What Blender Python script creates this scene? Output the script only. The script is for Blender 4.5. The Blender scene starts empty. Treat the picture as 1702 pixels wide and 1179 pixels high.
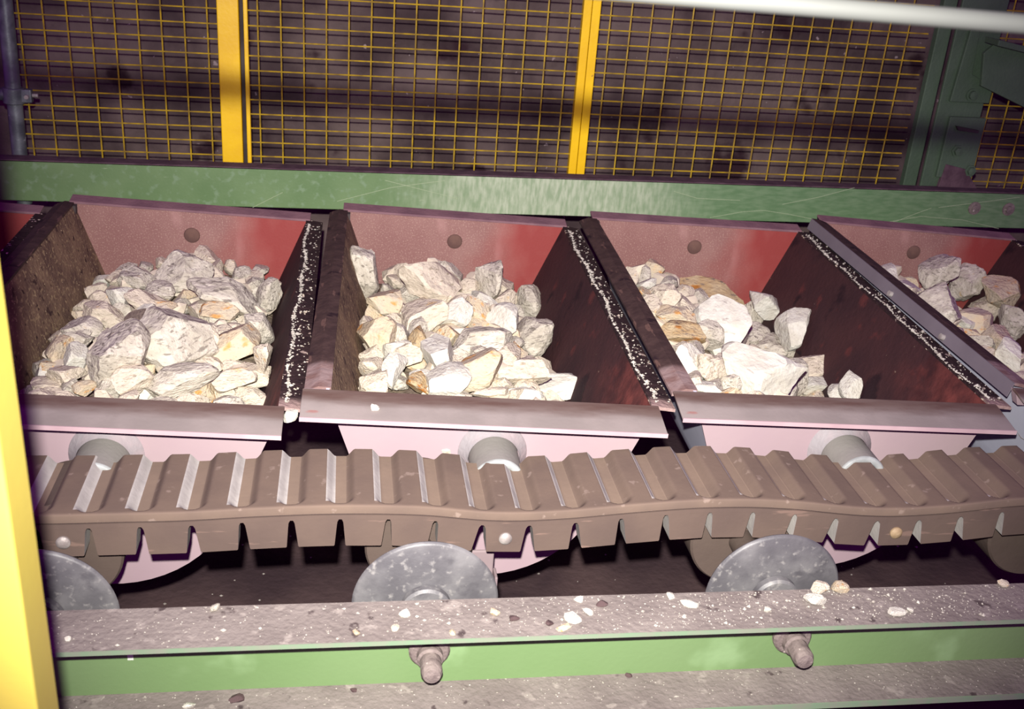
import bpy, bmesh, math, random
from mathutils import Vector, Matrix, noise
random.seed(7)
sc = bpy.context.scene
COL = sc.collection
# ------------------------------------------------------------------ camera
cam_data = bpy.data.cameras.new('camera'); cam = bpy.data.objects.new('camera', cam_data); COL.objects.link(cam)
cam_data.sensor_fit = 'HORIZONTAL'; cam_data.sensor_width = 36.0; cam_data.lens = 1782.08 / 1702 * 36.0
cam_data.clip_start = 0.02; cam_data.clip_end = 60
RW = [(0.98787246, -0.13815763, 0.07085532), (0.00711044, -0.41561052, -0.90951489), (0.15510464, 0.89898852, -0.40958783)]
M = Matrix(((RW[0][0], -RW[1][0], -RW[2][0], 0.0),
            (RW[0][1], -RW[1][1], -RW[2][1], 0.0),
            (RW[0][2], -RW[1][2], -RW[2][2], 1.0),
            (0, 0, 0, 1)))
cam.matrix_world = M
cam_data.dof.use_dof = True; cam_data.dof.focus_distance = 2.35; cam_data.dof.aperture_fstop = 8.0
sc.camera = cam
# ------------------------------------------------------------------ world, flash, exposure
w = bpy.data.worlds.new('purple_shadow_lift'); sc.world = w; w.use_nodes = True
w.node_tree.nodes['Background'].inputs[0].default_value = (0.62, 0.04, 0.95, 1)  # purple ambient added to lift the dark shadows, not a real source
w.node_tree.nodes['Background'].inputs[1].default_value = 0.25
fl = bpy.data.lights.new('camera_flash', 'SPOT'); fl.energy = 780; fl.color = (1.0, 0.965, 0.90)
fl.shadow_soft_size = 0.014; fl.spot_size = math.radians(72); fl.spot_blend = 1.0
flash = bpy.data.objects.new('camera_flash', fl); COL.objects.link(flash)
flash.location = (-0.022, 0.0, 1.105)
aim = Vector((0.42, 2.50, -0.05)) - flash.location
flash.rotation_euler = aim.to_track_quat('-Z', 'Y').to_euler()
sc.view_settings.view_transform = 'Standard'; sc.view_settings.look = 'None'
sc.view_settings.exposure = 0.0; sc.view_settings.gamma = 1.0; sc.view_settings.use_curve_mapping = False

# ------------------------------------------------------------------ materials
def srgb(c):
    return tuple(((v/255.0)/12.92 if v/255.0 <= 0.04045 else ((v/255.0+0.055)/1.055)**2.4) for v in c)
def mat(name, c1, c2=None, scale=6, detail=6, rough=0.7, bump=0.0, bscale=60, layers=(), metal=0.0, spec=0.3, lo=0.35, hi=0.65, stretch=None, rand=0.0):
    """c1/c2 mixed by noise; layers = (colour, scale, threshold, softness, stretch) spots painted on top"""
    m = bpy.data.materials.new(name); m.use_nodes = True
    nt = m.node_tree; N = nt.nodes; L = nt.links; b = N['Principled BSDF']
    tc = N.new('ShaderNodeTexCoord')
    def coords(st):
        if st is None: return tc.outputs['Object']
        mp = N.new('ShaderNodeMapping'); mp.inputs['Scale'].default_value = st
        L.new(tc.outputs['Object'], mp.inputs['Vector']); return mp.outputs['Vector']
    def noi(sc_, det, st=None, seed=0.0):
        n = N.new('ShaderNodeTexNoise'); n.noise_dimensions = '4D'
        n.inputs['W'].default_value = seed
        if rand:
            oi = N.new('ShaderNodeObjectInfo'); mm = N.new('ShaderNodeMath'); mm.operation = 'MULTIPLY_ADD'
            mm.inputs[1].default_value = 40; mm.inputs[2].default_value = seed
            L.new(oi.outputs['Random'], mm.inputs[0]); L.new(mm.outputs[0], n.inputs['W'])
        n.inputs['Scale'].default_value = sc_; n.inputs['Detail'].default_value = det
        L.new(coords(st), n.inputs['Vector']); return n.outputs['Fac']
    def ramp(fac, a, z):
        r = N.new('ShaderNodeMapRange'); r.interpolation_type = 'SMOOTHSTEP'
        r.inputs['From Min'].default_value = a; r.inputs['From Max'].default_value = z
        L.new(fac, r.inputs['Value']); return r.outputs['Result']
    def mix(fac, A, B):
        x = N.new('ShaderNodeMix'); x.data_type = 'RGBA'
        L.new(fac, x.inputs['Factor'])
        for s, v in ((x.inputs['A'], A), (x.inputs['B'], B)):
            if isinstance(v, tuple): s.default_value = (*srgb(v), 1)
            else: L.new(v, s)
        return x.outputs['Result']
    cur = tuple(c1)
    if c2 is not None: cur = mix(ramp(noi(scale, detail, stretch, 1.0), lo, hi), tuple(c1), tuple(c2))
    for i, ly in enumerate(layers):
        col, s_, th, so = ly[:4]; st = ly[4] if len(ly) > 4 else None
        cur = mix(ramp(noi(s_, 4, st, 3.7*i+5), th, th+so), cur, tuple(col))
    if isinstance(cur, tuple): b.inputs['Base Color'].default_value = (*srgb(cur), 1)
    else: L.new(cur, b.inputs['Base Color'])
    b.inputs['Roughness'].default_value = rough; b.inputs['Metallic'].default_value = metal
    b.inputs['Specular IOR Level'].default_value = spec
    if bump:
        bp = N.new('ShaderNodeBump'); bp.inputs['Strength'].default_value = bump; bp.inputs['Distance'].default_value = 0.01
        L.new(noi(bscale, 8, None, 9.0), bp.inputs['Height']); L.new(bp.outputs['Normal'], b.inputs['Normal'])
    m['mix'] = 1
    return m
def add_gradient(m, axis, a, z, col, wobble=0.25, nscale=4, col2=None, n2=60, st2=(1,1,0.4), wst=(1,1,1)):
    """mix a second colour in along one axis of the object itself"""
    nt = m.node_tree; N = nt.nodes; L = nt.links; b = N['Principled BSDF']
    tc = N.new('ShaderNodeTexCoord'); sp = N.new('ShaderNodeSeparateXYZ'); L.new(tc.outputs['Object'], sp.inputs[0])
    n = N.new('ShaderNodeTexNoise'); n.inputs['Scale'].default_value = nscale; n.inputs['Detail'].default_value = 5
    wm = N.new('ShaderNodeMapping'); wm.inputs['Scale'].default_value = wst; L.new(tc.outputs['Object'], wm.inputs['Vector']); L.new(wm.outputs['Vector'], n.inputs['Vector'])
    ma = N.new('ShaderNodeMath'); ma.operation = 'MULTIPLY_ADD'; ma.inputs[1].default_value = wobble
    L.new(n.outputs['Fac'], ma.inputs[0]); L.new(sp.outputs[axis], ma.inputs[2])
    r = N.new('ShaderNodeMapRange'); r.interpolation_type = 'SMOOTHSTEP'
    r.inputs['From Min'].default_value = a; r.inputs['From Max'].default_value = z
    L.new(ma.outputs[0], r.inputs['Value'])
    x = N.new('ShaderNodeMix'); x.data_type = 'RGBA'; L.new(r.outputs['Result'], x.inputs['Factor'])
    bc = b.inputs['Base Color']
    if bc.links: L.new(bc.links[0].from_socket, x.inputs['A'])
    else: x.inputs['A'].default_value = bc.default_value
    x.inputs['B'].default_value = (*srgb(col), 1)
    if col2 is not None:
        mp = N.new('ShaderNodeMapping'); mp.inputs['Scale'].default_value = st2; L.new(tc.outputs['Object'], mp.inputs['Vector'])
        n3 = N.new('ShaderNodeTexNoise'); n3.inputs['Scale'].default_value = n2; n3.inputs['Detail'].default_value = 8; L.new(mp.outputs['Vector'], n3.inputs['Vector'])
        r3 = N.new('ShaderNodeMapRange'); r3.inputs['From Min'].default_value = 0.38; r3.inputs['From Max'].default_value = 0.62; L.new(n3.outputs['Fac'], r3.inputs['Value'])
        y = N.new('ShaderNodeMix'); y.data_type = 'RGBA'; L.new(r3.outputs['Result'], y.inputs['Factor'])
        y.inputs['A'].default_value = (*srgb(col), 1); y.inputs['B'].default_value = (*srgb(col2), 1); L.new(y.outputs['Result'], x.inputs['B'])
    L.new(x.outputs['Result'], bc)

GREEN = mat('green_paint', (90,118,76), (106,131,90), 5, 8, 0.5, 0.05, 120, [((112,136,104), 40, 0.52, 0.16), ((140,158,126), 50, 0.66, 0.08, (0.3,1,1.8)), ((70,60,50), 26, 0.72, 0.03)], spec=0.35, lo=0.3, hi=0.7)
GREEN_CLEAN = mat('green_paint_clean', (98,124,80), (106,130,88), 2, 4, 0.5, 0.05, 100, [((120,146,104), 5, 0.60, 0.10)])
GREEN_DARK = mat('green_paint_old', (66,84,66), (74,92,74), 6, 6, 0.6, 0.2, 90)
DUSTY = mat('dusty_flange', (112,103,100), (126,117,113), 9, 8, 0.95, 0.4, 90, [((76,66,66), 30, 0.62, 0.08), ((170,164,154), 90, 0.66, 0.03), ((140,131,126), 34, 0.60, 0.08)], spec=0.1)
DUST_DARK = mat('beam_top_dust', (72,52,62), (90,70,78), 20, 6, 0.95, 0.4, 90)
YELLOW = mat('yellow_paint', (226,184,8), (216,172,8), 10, 6, 0.4, 0.05, 80, [((170,130,30), 30, 0.68, 0.05)], spec=0.4)
YELLOW_NEAR = mat('yellow_post_paint', (190,174,76), (184,162,74), 3, 4, 0.45, 0.03, 80, [((140,112,40), 40, 0.72, 0.04)], spec=0.3)
WIRE = mat('yellow_wire', (176,146,30), (130,106,40), 25, 3, 0.5)
WALL = mat('rough_wall', (106,92,89), (66,54,56), 3.5, 10, 0.95, 1.0, 22, [((150,136,136), 30, 0.69, 0.02), ((50,34,40), 5, 0.58, 0.1)], spec=0.1)
FLOOR = mat('dirty_floor', (92,74,74), (66,52,56), 3, 8, 0.95, 0.5, 40, [((200,190,170), 60, 0.74, 0.01)], spec=0.1)
ROSE = mat('dusty_red_paint', (140,104,99), (128,90,87), 6, 10, 0.6, 0.06, 150, [((160,130,120), 240, 0.52, 0.16), ((134,74,75), 2.6, 0.60, 0.14, (1.6,1,0.5)), ((164,126,122), 3.4, 0.60, 0.16, (3.0,1,0.8))], spec=0.35)
add_gradient(ROSE, 0, 0.22, 0.42, (136,56,54), 0.42, 3.2, (144,74,70), 7, (1.6,1,0.9))
PINK = mat('pale_pink_paint', (160,140,144), (155,134,141), 3, 3, 0.7, 0.03, 60, [((172,150,148), 6, 0.63, 0.1)], spec=0.2)
LILAC = mat('lilac_grey_paint', (206,206,222), (196,198,216), 3, 3, 0.6, 0.03, 60, spec=0.2)
LIP = mat('worn_lip_metal', (140,130,127), (128,119,116), 9, 8, 0.75, 0.05, 100, [((140,106,102), 22, 0.66, 0.05, (0.4,1,1)), ((96,76,74), 26, 0.68, 0.04, (0.3,1,1))], spec=0.25)
add_gradient(LIP, 1, -0.034, 0.004, (100,84,79), 0.05, 26, (86,66,61), 40, (0.2,1,1), (0.22,1,1))
SKIRT = mat('side_skirt_grey', (118,110,118), (108,100,108), 5, 4, 0.75, 0.03, 60)
LIPEDGE = mat('lip_edge_pink', (176,152,156), (166,140,146), 12, 3, 0.7)
BACKLIP = mat('back_lip_dust', (128,98,104), (112,84,92), 14, 6, 0.85, 0.2, 100, spec=0.15)
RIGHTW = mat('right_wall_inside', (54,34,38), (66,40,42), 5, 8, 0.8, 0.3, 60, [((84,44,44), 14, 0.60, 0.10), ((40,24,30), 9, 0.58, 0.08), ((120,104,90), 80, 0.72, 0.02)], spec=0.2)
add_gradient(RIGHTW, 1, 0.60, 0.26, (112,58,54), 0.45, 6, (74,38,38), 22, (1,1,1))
LEFTW = mat('left_wall_inside', (128,106,86), (98,78,68), 12, 8, 0.9, 0.4, 90, [((146,126,98), 110, 0.56, 0.06, (1,0.6,1)), ((206,190,150), 150, 0.66, 0.03, (1,0.7,1)), ((66,48,46), 40, 0.60, 0.08)], spec=0.15)
BOTTOMW = mat('bucket_bottom_inside', (60,40,40), (40,26,28), 8, 5, 0.9)
FLANGE = mat('dark_side_flange', (70,52,50), (56,40,40), 30, 6, 0.75, 0.25, 70, [((96,72,66), 24, 0.62, 0.04, (3,0.4,1)), ((36,20,28), 14, 0.60, 0.06)], spec=0.3)
add_gradient(FLANGE, 1, 0.16, 0.13, (140,120,118), 0.03, 10, (118,92,88), 30)
GRITFL = mat('gritty_side_flange', (54,38,40), (40,26,30), 40, 6, 0.8, 0.6, 90, [((226,214,190), 90, 0.64, 0.02, (1,0.6,1)), ((170,150,140), 60, 0.66, 0.02)], spec=0.2)
add_gradient(GRITFL, 1, 0.07, 0.03, (150,126,122), 0.03, 10)
TUBE = mat('grey_tube_steel', (134,130,126), (126,121,118), 9, 4, 0.7, 0.1, 90, spec=0.3)
TUBEEND = mat('tube_end_steel', (150,154,154), (128,131,131), 30, 4, 0.5, 0.1, 90, metal=0.0)
WELD = mat('weld_collar', (158,142,146), (142,136,140), 14, 4, 0.6, 0.2, 80)
RUBBER = mat('brown_rubber', (106,90,80), (98,83,75), 10, 6, 0.85, 0.05, 90, [((124,108,99), 40, 0.62, 0.08)], spec=0.2)
RUBPALE = mat('pale_rubber_side', (170,165,161), (154,149,146), 18, 5, 0.8, 0.1, 90, spec=0.2)  # paler rubber for one side of each groove and the notch sides
RUBSKIRT = mat('brown_rubber_side', (94,79,72), (86,72,67), 7, 6, 0.85, 0.06, 70, [((112,92,84), 26, 0.60, 0.05, (0.3,1,2))], spec=0.2)
SEAM = mat('rubber_seam_dark', (52,40,42), None, rough=0.9)
DISC = mat('worn_steel_disc', (104,102,104), (78,76,80), 14, 12, 0.5, 0.12, 60, [((74,72,76), 30, 0.50, 0.2), ((128,125,124), 80, 0.54, 0.2), ((76,74,78), 8, 0.52, 0.22)], metal=0.0, spec=0.5, rand=1)
DRUM = mat('brown_drum', (84,72,66), (78,66,61), 6, 4, 0.85, 0.1, 70, spec=0.15)
STEEL = mat('bolt_steel', (168,162,158), (130,120,118), 30, 5, 0.5, 0.2, 90, metal=0.2)
BOLTY = mat('bolt_brass_dust', (170,150,118), (140,118,92), 30, 5, 0.6, 0.2, 90)
PIPE = mat('galvanised_pipe', (118,124,128), (80,84,90), 16, 6, 0.45, 0.1, 80, [((170,176,178), 30, 0.62, 0.05)], metal=0.4)
GREEN_EDGE = mat('dusty_green_edge', (112,134,108), (122,128,112), 30, 5, 0.8)
BRACK = mat('bracket_paint', (132,114,118), (122,108,110), 9, 4, 0.7)
RUBFLOOR = mat('rubber_groove_floor', (122,105,92), (114,98,87), 10, 6, 0.85, 0.05, 90, spec=0.2)
ROD = mat('pale_rod', (62,63,61), (57,58,57), 6, 3, 0.5)
CAST = mat('dusty_cast_steel', (124,112,108), (104,92,90), 40, 6, 0.7, 0.5, 90, [((176,166,158), 50, 0.66, 0.03)])
DARKST = mat('dark_steel', (70,62,62), (50,42,44), 10, 5, 0.8, 0.2, 60)
ST = {
 'g': mat('grey_stone', (176,168,154), (198,190,177), 4, 12, 0.9, 0.7, 12, [((138,130,120), 7.0, 0.56, 0.08, (1,1,3.0)), ((206,200,186), 5, 0.58, 0.10), ((188,162,120), 4, 0.66, 0.10), ((150,142,132), 26, 0.60, 0.08)], spec=0.12, rand=1),
 'c': mat('cream_stone', (206,194,176), (192,180,163), 4.0, 12, 0.9, 0.65, 12, [((160,148,130), 7, 0.58, 0.08, (1,1,3.0)), ((206,176,132), 3, 0.62, 0.12), ((164,154,138), 26, 0.62, 0.08)], spec=0.12, rand=1),
 'w': mat('white_stone', (208,205,194), (196,191,178), 4, 12, 0.85, 0.55, 11, [((174,167,158), 6, 0.60, 0.10, (1,1,3.0)), ((206,188,150), 3, 0.67, 0.10)], spec=0.15, rand=1),
 'o': mat('ochre_stone', (198,180,152), (190,178,158), 3, 12, 0.9, 0.65, 12, [((200,148,90), 3.2, 0.56, 0.12), ((148,134,116), 7, 0.60, 0.10, (1,1,3))], spec=0.12, rand=1),
 'b': mat('brown_stone', (166,140,104), (178,160,130), 3.4, 12, 0.9, 0.7, 12, [((158,104,50), 3, 0.56, 0.10), ((124,110,98), 6, 0.58, 0.08, (1,1,3))], spec=0.12, rand=1),
}
ST['d'] = mat('dark_stone', (128,112,102), (160,146,130), 14, 6, 0.9, 0.7, 45, spec=0.15)
ST['k'] = mat('black_stone', (84,66,66), (64,50,52), 30, 5, 0.9)
BED = mat('stone_dust_bed', (150,136,116), (110,96,86), 30, 8, 0.95, 0.9, 60, spec=0.1)
GRIT = mat('pale_grit', (192,187,176), (150,143,134), 60, 3, 0.9)

# ------------------------------------------------------------------ mesh helpers
def tag(o, label=None, cat=None, group=None, kind=None):
    if label: o['label'] = label
    if cat: o['category'] = cat
    if group: o['group'] = group
    if kind: o['kind'] = kind
    return o
def empty(name, loc=(0,0,0), rot=(0,0,0)):
    o = bpy.data.objects.new(name, None); o.empty_display_size = 0.05; COL.objects.link(o)
    o.location = loc; o.rotation_euler = rot; return o
def link(name, me, m, parent=None, smooth=False, bev=0.0, seg=2, angle=35):
    for x in (m if isinstance(m, (list, tuple)) else [m]): me.materials.append(x)
    if smooth:
        for p in me.polygons: p.use_smooth = True
        me.set_sharp_from_angle(angle=math.radians(angle))
    o = bpy.data.objects.new(name, me); COL.objects.link(o)
    if parent is not None: o.parent = parent
    if bev:
        b = o.modifiers.new('bevel', 'BEVEL'); b.width = bev; b.segments = seg; b.limit_method = 'ANGLE'; b.angle_limit = math.radians(40)
    return o
class MB:
    def __init__(s): s.v = []; s.f = []; s.mi = []
    def add(s, vs, fs, mi=0):
        n = len(s.v); s.v += [tuple(v) for v in vs]; s.f += [tuple(i+n for i in f) for f in fs]; s.mi += [mi]*len(fs)
        return s
    def box(s, x0, x1, y0, y1, z0, z1, mi=0):
        v = [(x,y,z) for z in (z0,z1) for y in (y0,y1) for x in (x0,x1)]
        return s.add(v, [(0,2,3,1),(4,5,7,6),(0,1,5,4),(2,6,7,3),(0,4,6,2),(1,3,7,5)], mi)
    def prism(s, poly, a0, a1, axis='y', mi=0):
        """poly: 2D outline, extruded along axis ('y': (x,z), 'x': (y,z), 'z': (x,y))"""
        def P(p, a): return {'y': (p[0], a, p[1]), 'x': (a, p[0], p[1]), 'z': (p[0], p[1], a)}[axis]
        n = len(poly); v = [P(p, a0) for p in poly] + [P(p, a1) for p in poly]
        f = [tuple(range(n)), tuple(range(2*n-1, n-1, -1))] + [(i, i+n, (i+1)%n+n, (i+1)%n) for i in range(n)]
        return s.add(v, f, mi)
    def lathe(s, c, prof, seg=40, axis='y', mi=0, a0=0.0, a1=2*math.pi):
        """prof: list of (position along axis, radius)"""
        full = abs(a1-a0-2*math.pi) < 1e-6; n = seg if full else seg+1
        vs = []
        for (t, r) in prof:
            for i in range(n):
                a = a0+(a1-a0)*i/seg; p, q = r*math.cos(a), r*math.sin(a)
                d = {'y': (p, t, q), 'x': (t, p, q), 'z': (p, q, t)}[axis]
                vs.append((c[0]+d[0], c[1]+d[1], c[2]+d[2]))
        fs = []
        for k in range(len(prof)-1):
            for i in range(seg):
                j = (i+1) % n
                fs.append((k*n+i, k*n+j, (k+1)*n+j, (k+1)*n+i))
        return s.add(vs, fs, mi)
    def tube(s, p0, p1, r, seg=12, mi=0, r1=None):
        p0 = Vector(p0); p1 = Vector(p1); d = (p1-p0).normalized(); u = d.orthogonal().normalized(); w_ = d.cross(u)
        r1 = r if r1 is None else r1
        vs = [p0+u*r*math.cos(2*math.pi*i/seg)+w_*r*math.sin(2*math.pi*i/seg) for i in range(seg)]
        vs += [p1+u*r1*math.cos(2*math.pi*i/seg)+w_*r1*math.sin(2*math.pi*i/seg) for i in range(seg)]
        fs = [(i, (i+1)%seg, (i+1)%seg+seg, i+seg) for i in range(seg)] + [tuple(range(seg-1,-1,-1)), tuple(range(seg, 2*seg))]
        return s.add(vs, fs, mi)
    def mesh(s, name='mesh'):
        me = bpy.data.meshes.new(name); me.from_pydata(s.v, [], s.f); me.polygons.foreach_set('material_index', s.mi)
        bm = bmesh.new(); bm.from_mesh(me); bmesh.ops.recalc_face_normals(bm, faces=bm.faces); bm.to_mesh(me); bm.free(); me.update()
        return me
    def build(s, name, m, parent=None, **k): return link(name, s.mesh(name), m, parent, **k)
STONES = [
    (1, -0.451, 2.908, -0.084, 0.164, 0.148, 0.105, 'g', 0, 'large rounded grey-cream stone crowning the heap'),
    (1, -0.319, 2.73, -0.092, 0.2, 0.129, 0.091, 'g', 8, 'long flat grey streaked slab lying right of the crowning stone'),
    (1, -0.208, 2.842, -0.124, 0.07, 0.104, 0.095, 'g', 0, 'grey chunk against the right bucket wall near the back'),
    (1, -0.591, 2.764, -0.105, 0.064, 0.079, 0.056, 'w', 0, 'smooth pale white chip at the upper left of the heap'),
    (1, -0.567, 2.901, -0.111, 0.104, 0.069, 0.049, 'g', 10, 'thin brownish grey stone left of the crowning stone'),
    (1, -0.507, 2.677, -0.084, 0.09, 0.093, 0.066, 'c', 0, 'cream block below the thin brownish grey stone'),
    (1, -0.462, 2.677, -0.094, 0.062, 0.049, 0.034, 'o', -5, 'small orange-brown sliver in the middle of the heap'),
    (1, -0.613, 2.649, -0.101, 0.095, 0.092, 0.065, 'c', 20, 'cream-grey stone at the left shoulder of the heap'),
    (1, -0.645, 2.568, -0.111, 0.093, 0.085, 0.061, 'g', 20, 'dull grey stone on the left slope of the heap'),
    (1, -0.503, 2.254, -0.054, 0.118, 0.161, 0.145, 'g', 8, 'tall grey-cream slab standing left of the central boulder'),
    (1, -0.396, 2.358, -0.059, 0.189, 0.196, 0.139, 'g', 0, 'largest central boulder of the heap, white with grey streaks'),
    (1, -0.324, 2.66, -0.102, 0.097, 0.069, 0.049, 'o', -12, 'ochre stained stone under the long flat slab'),
    (1, -0.258, 2.428, -0.097, 0.102, 0.136, 0.096, 'o', 5, 'ochre and brown striped block right of the central boulder'),
    (1, -0.328, 2.442, -0.091, 0.061, 0.093, 0.072, 'c', -15, 'cream wedge squeezed beside the central boulder'),
    (1, -0.214, 2.565, -0.111, 0.07, 0.104, 0.09, 'g', 0, 'grey stone leaning on the right bucket wall halfway'),
    (1, -0.679, 2.439, -0.121, 0.066, 0.093, 0.066, 'o', 0, 'tan stone at the far left edge of the heap'),
    (1, -0.621, 2.383, -0.107, 0.056, 0.069, 0.049, 'w', 30, 'white angular chip on the lower left slope'),
    (1, -0.645, 2.502, -0.114, 0.076, 0.068, 0.048, 'g', 0, 'small grey stone above the white angular chip'),
    (1, -0.684, 2.397, -0.137, 0.048, 0.037, 0.026, 'o', 0, 'flat tan flake at the left foot of the heap'),
    (1, -0.622, 2.282, -0.108, 0.084, 0.063, 0.045, 'c', 0, 'cream stone behind the left end of the front lip'),
    (1, -0.657, 2.274, -0.127, 0.073, 0.035, 0.025, 'c', 0, 'small cream flake touching the left end of the front lip'),
    (1, -0.357, 2.212, -0.087, 0.157, 0.094, 0.066, 'g', -8, 'wide grey-white slab behind the middle of the front lip'),
    (1, -0.459, 2.198, -0.081, 0.087, 0.092, 0.065, 'c', 0, 'cream block behind the front lip left of the wide slab'),
    (1, -0.252, 2.26, -0.111, 0.104, 0.082, 0.058, 'c', 0, 'cream stone behind the front lip right of the wide slab'),
    (1, -0.209, 2.334, -0.125, 0.077, 0.074, 0.052, 'c', -10, 'pale cream stone in the right front corner of the heap'),
    (1, -0.215, 2.236, -0.13, 0.06, 0.043, 0.03, 'c', 0, 'little cream chip at the right end of the heap by the lip'),
    (1, -0.564, 2.212, -0.1, 0.05, 0.041, 0.029, 'o', 0, 'small stone with an orange edge behind the front lip'),
    (1, -0.483, 2.498, -0.077, 0.073, 0.107, 0.076, 'd', -25, 'dark grey wedge above left of the central boulder'),
    (1, -0.186, 2.313, -0.07, 0.042, 0.07, 0.069, 'c', 0, 'narrow cream stone against the right wall near the front'),
    (2, 0.061, 2.974, -0.101, 0.091, 0.13, 0.175, 'g', -20, 'tall grey-white slab leaning in the back left corner'),
    (2, 0.247, 2.904, -0.097, 0.177, 0.176, 0.125, 'c', 5, 'big cream boulder at the top of the heap'),
    (2, 0.434, 2.982, -0.13, 0.108, 0.15, 0.109, 'g', -25, 'grey pointed wedge standing against the back plate'),
    (2, 0.114, 2.772, -0.116, 0.107, 0.108, 0.077, 'o', 10, 'ochre-cream block below the tall leaning slab'),
    (2, 0.566, 3.034, -0.213, 0.1, 0.13, 0.092, 'g', -20, 'grey angular stone against the right wall at the back'),
    (2, 0.216, 2.638, -0.101, 0.122, 0.113, 0.08, 'c', -10, 'pinkish cream block below the big boulder'),
    (2, 0.295, 2.663, -0.101, 0.104, 0.101, 0.072, 'w', -20, 'smooth white block in the upper middle of the heap'),
    (2, 0.368, 2.719, -0.113, 0.063, 0.096, 0.076, 'o', 0, 'tan stone between the white block and the white shard'),
    (2, 0.43, 2.656, -0.116, 0.075, 0.11, 0.099, 'w', 20, 'white upright shard right of the middle'),
    (2, 0.086, 2.516, -0.103, 0.095, 0.134, 0.104, 'o', 0, 'grey stone with an orange stain at the left wall'),
    (2, 0.181, 2.481, -0.103, 0.058, 0.089, 0.07, 'b', -20, 'orange-brown stone left of the middle'),
    (2, 0.141, 2.534, -0.11, 0.053, 0.083, 0.063, 'g', 0, 'small grey stone beside the orange-brown stone'),
    (2, 0.356, 2.495, -0.108, 0.161, 0.096, 0.068, 'g', -5, 'banded grey and white slab in the middle of the heap'),
    (2, 0.518, 2.698, -0.185, 0.131, 0.144, 0.102, 'g', -10, 'large grey-white angular block at the right edge of the heap'),
    (2, 0.237, 2.376, -0.096, 0.1, 0.119, 0.084, 'w', 20, 'white faceted block left of the banded slab'),
    (2, 0.32, 2.302, -0.092, 0.121, 0.139, 0.098, 'o', 0, 'large flat ochre-cream block in front of the banded slab'),
    (2, 0.121, 2.324, -0.109, 0.069, 0.101, 0.071, 'w', 0, 'white-grey cube shaped block near the left wall'),
    (2, 0.072, 2.282, -0.121, 0.068, 0.081, 0.057, 'c', 0, 'cream block in the left front corner'),
    (2, 0.18, 2.264, -0.113, 0.065, 0.062, 0.044, 'b', 25, 'orange-brown banded stone behind the front lip'),
    (2, 0.243, 2.243, -0.101, 0.096, 0.095, 0.067, 'w', 0, 'bright white pyramid shaped stone behind the front lip'),
    (2, 0.439, 2.341, -0.124, 0.133, 0.104, 0.073, 'c', 0, 'crumbly cream stone with orange specks at the right'),
    (2, 0.558, 2.432, -0.202, 0.137, 0.093, 0.066, 'w', -15, 'white flat shard at the right foot of the heap behind the lip'),
    (2, 0.163, 2.418, -0.111, 0.074, 0.077, 0.055, 'c', 0, 'small cream stone above the orange-brown banded stone'),
    (2, 0.412, 2.436, -0.124, 0.067, 0.079, 0.056, 'c', 0, 'small cream stone right of the ochre-cream block'),
    (2, 0.34, 2.229, -0.118, 0.087, 0.037, 0.026, 'c', 0, 'narrow cream flake behind the middle of the lip'),
    (2, 0.425, 2.26, -0.135, 0.101, 0.037, 0.026, 'w', 0, 'narrow white flake behind the right half of the lip'),
    (3, 1.167, 3.086, -0.209, 0.236, 0.146, 0.103, 'b', 5, 'brown-grey slab across the top of the heap'),
    (3, 0.915, 2.754, -0.082, 0.082, 0.098, 0.07, 'c', 0, 'cream block at the upper left end of the heap'),
    (3, 0.848, 2.67, -0.08, 0.077, 0.095, 0.068, 'c', 10, 'pale cream stone against the left flange'),
    (3, 1.029, 2.579, -0.096, 0.131, 0.178, 0.133, 'w', -5, 'big white-grey block in the middle of the heap'),
    (3, 1.328, 3.108, -0.276, 0.071, 0.105, 0.12, 'g', 0, 'narrow upright grey stone behind the big block'),
    (3, 1.354, 3.062, -0.21, 0.097, 0.131, 0.093, 'w', -20, 'white angular stone at the upper right'),
    (3, 1.354, 2.81, -0.191, 0.127, 0.132, 0.093, 'w', -35, 'smooth white rounded stone at the right edge'),
    (3, 0.89, 2.506, -0.083, 0.115, 0.087, 0.061, 'b', 5, 'ochre layered block at the left side of the heap'),
    (3, 0.899, 2.61, -0.082, 0.105, 0.085, 0.06, 'o', 0, 'yellowish stone above the ochre layered block'),
    (3, 0.858, 2.32, -0.076, 0.084, 0.12, 0.085, 'w', 0, 'cream-white stone on the lower left slope'),
    (3, 1.017, 2.274, -0.088, 0.19, 0.189, 0.134, 'w', 25, 'largest white boulder of the heap behind the lip'),
    (3, 0.902, 2.278, -0.079, 0.08, 0.104, 0.073, 'c', 0, 'cream stone left of the largest white boulder'),
    (3, 1.289, 2.94, -0.282, 0.079, 0.115, 0.087, 'g', 0, 'grey stone between the big block and the right edge'),
    (3, 1.323, 2.838, -0.288, 0.136, 0.12, 0.085, 'g', -10, 'pale grey stone right above the largest boulder'),
    (3, 1.33, 2.638, -0.253, 0.121, 0.099, 0.07, 'c', -15, 'cream flake stepping down the right slope'),
    (3, 1.321, 2.582, -0.278, 0.11, 0.08, 0.057, 'w', 0, 'white stone behind the lip on the right slope'),
    (3, 1.261, 2.576, -0.246, 0.058, 0.089, 0.112, 'g', 0, 'thin upright grey slab right of the largest boulder'),
    (3, 1.338, 2.45, -0.223, 0.056, 0.064, 0.045, 'w', 10, 'small white stone apart from the heap behind the lip'),
    (3, 1.347, 2.414, -0.191, 0.051, 0.082, 0.068, 'w', 5, 'pointed white stone standing apart at the right foot'),
    (3, 0.86, 2.187, -0.091, 0.091, 0.048, 0.034, 'w', 0, 'low white stone behind the left half of the lip'),
    (3, 0.823, 2.215, -0.086, 0.063, 0.075, 0.053, 'c', 0, 'cream stone in the left front corner'),
    (4, 1.894, 3.0, -0.074, 0.1, 0.14, 0.12, 'g', 15, 'upright grey stone at the top of the heap'),
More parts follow.
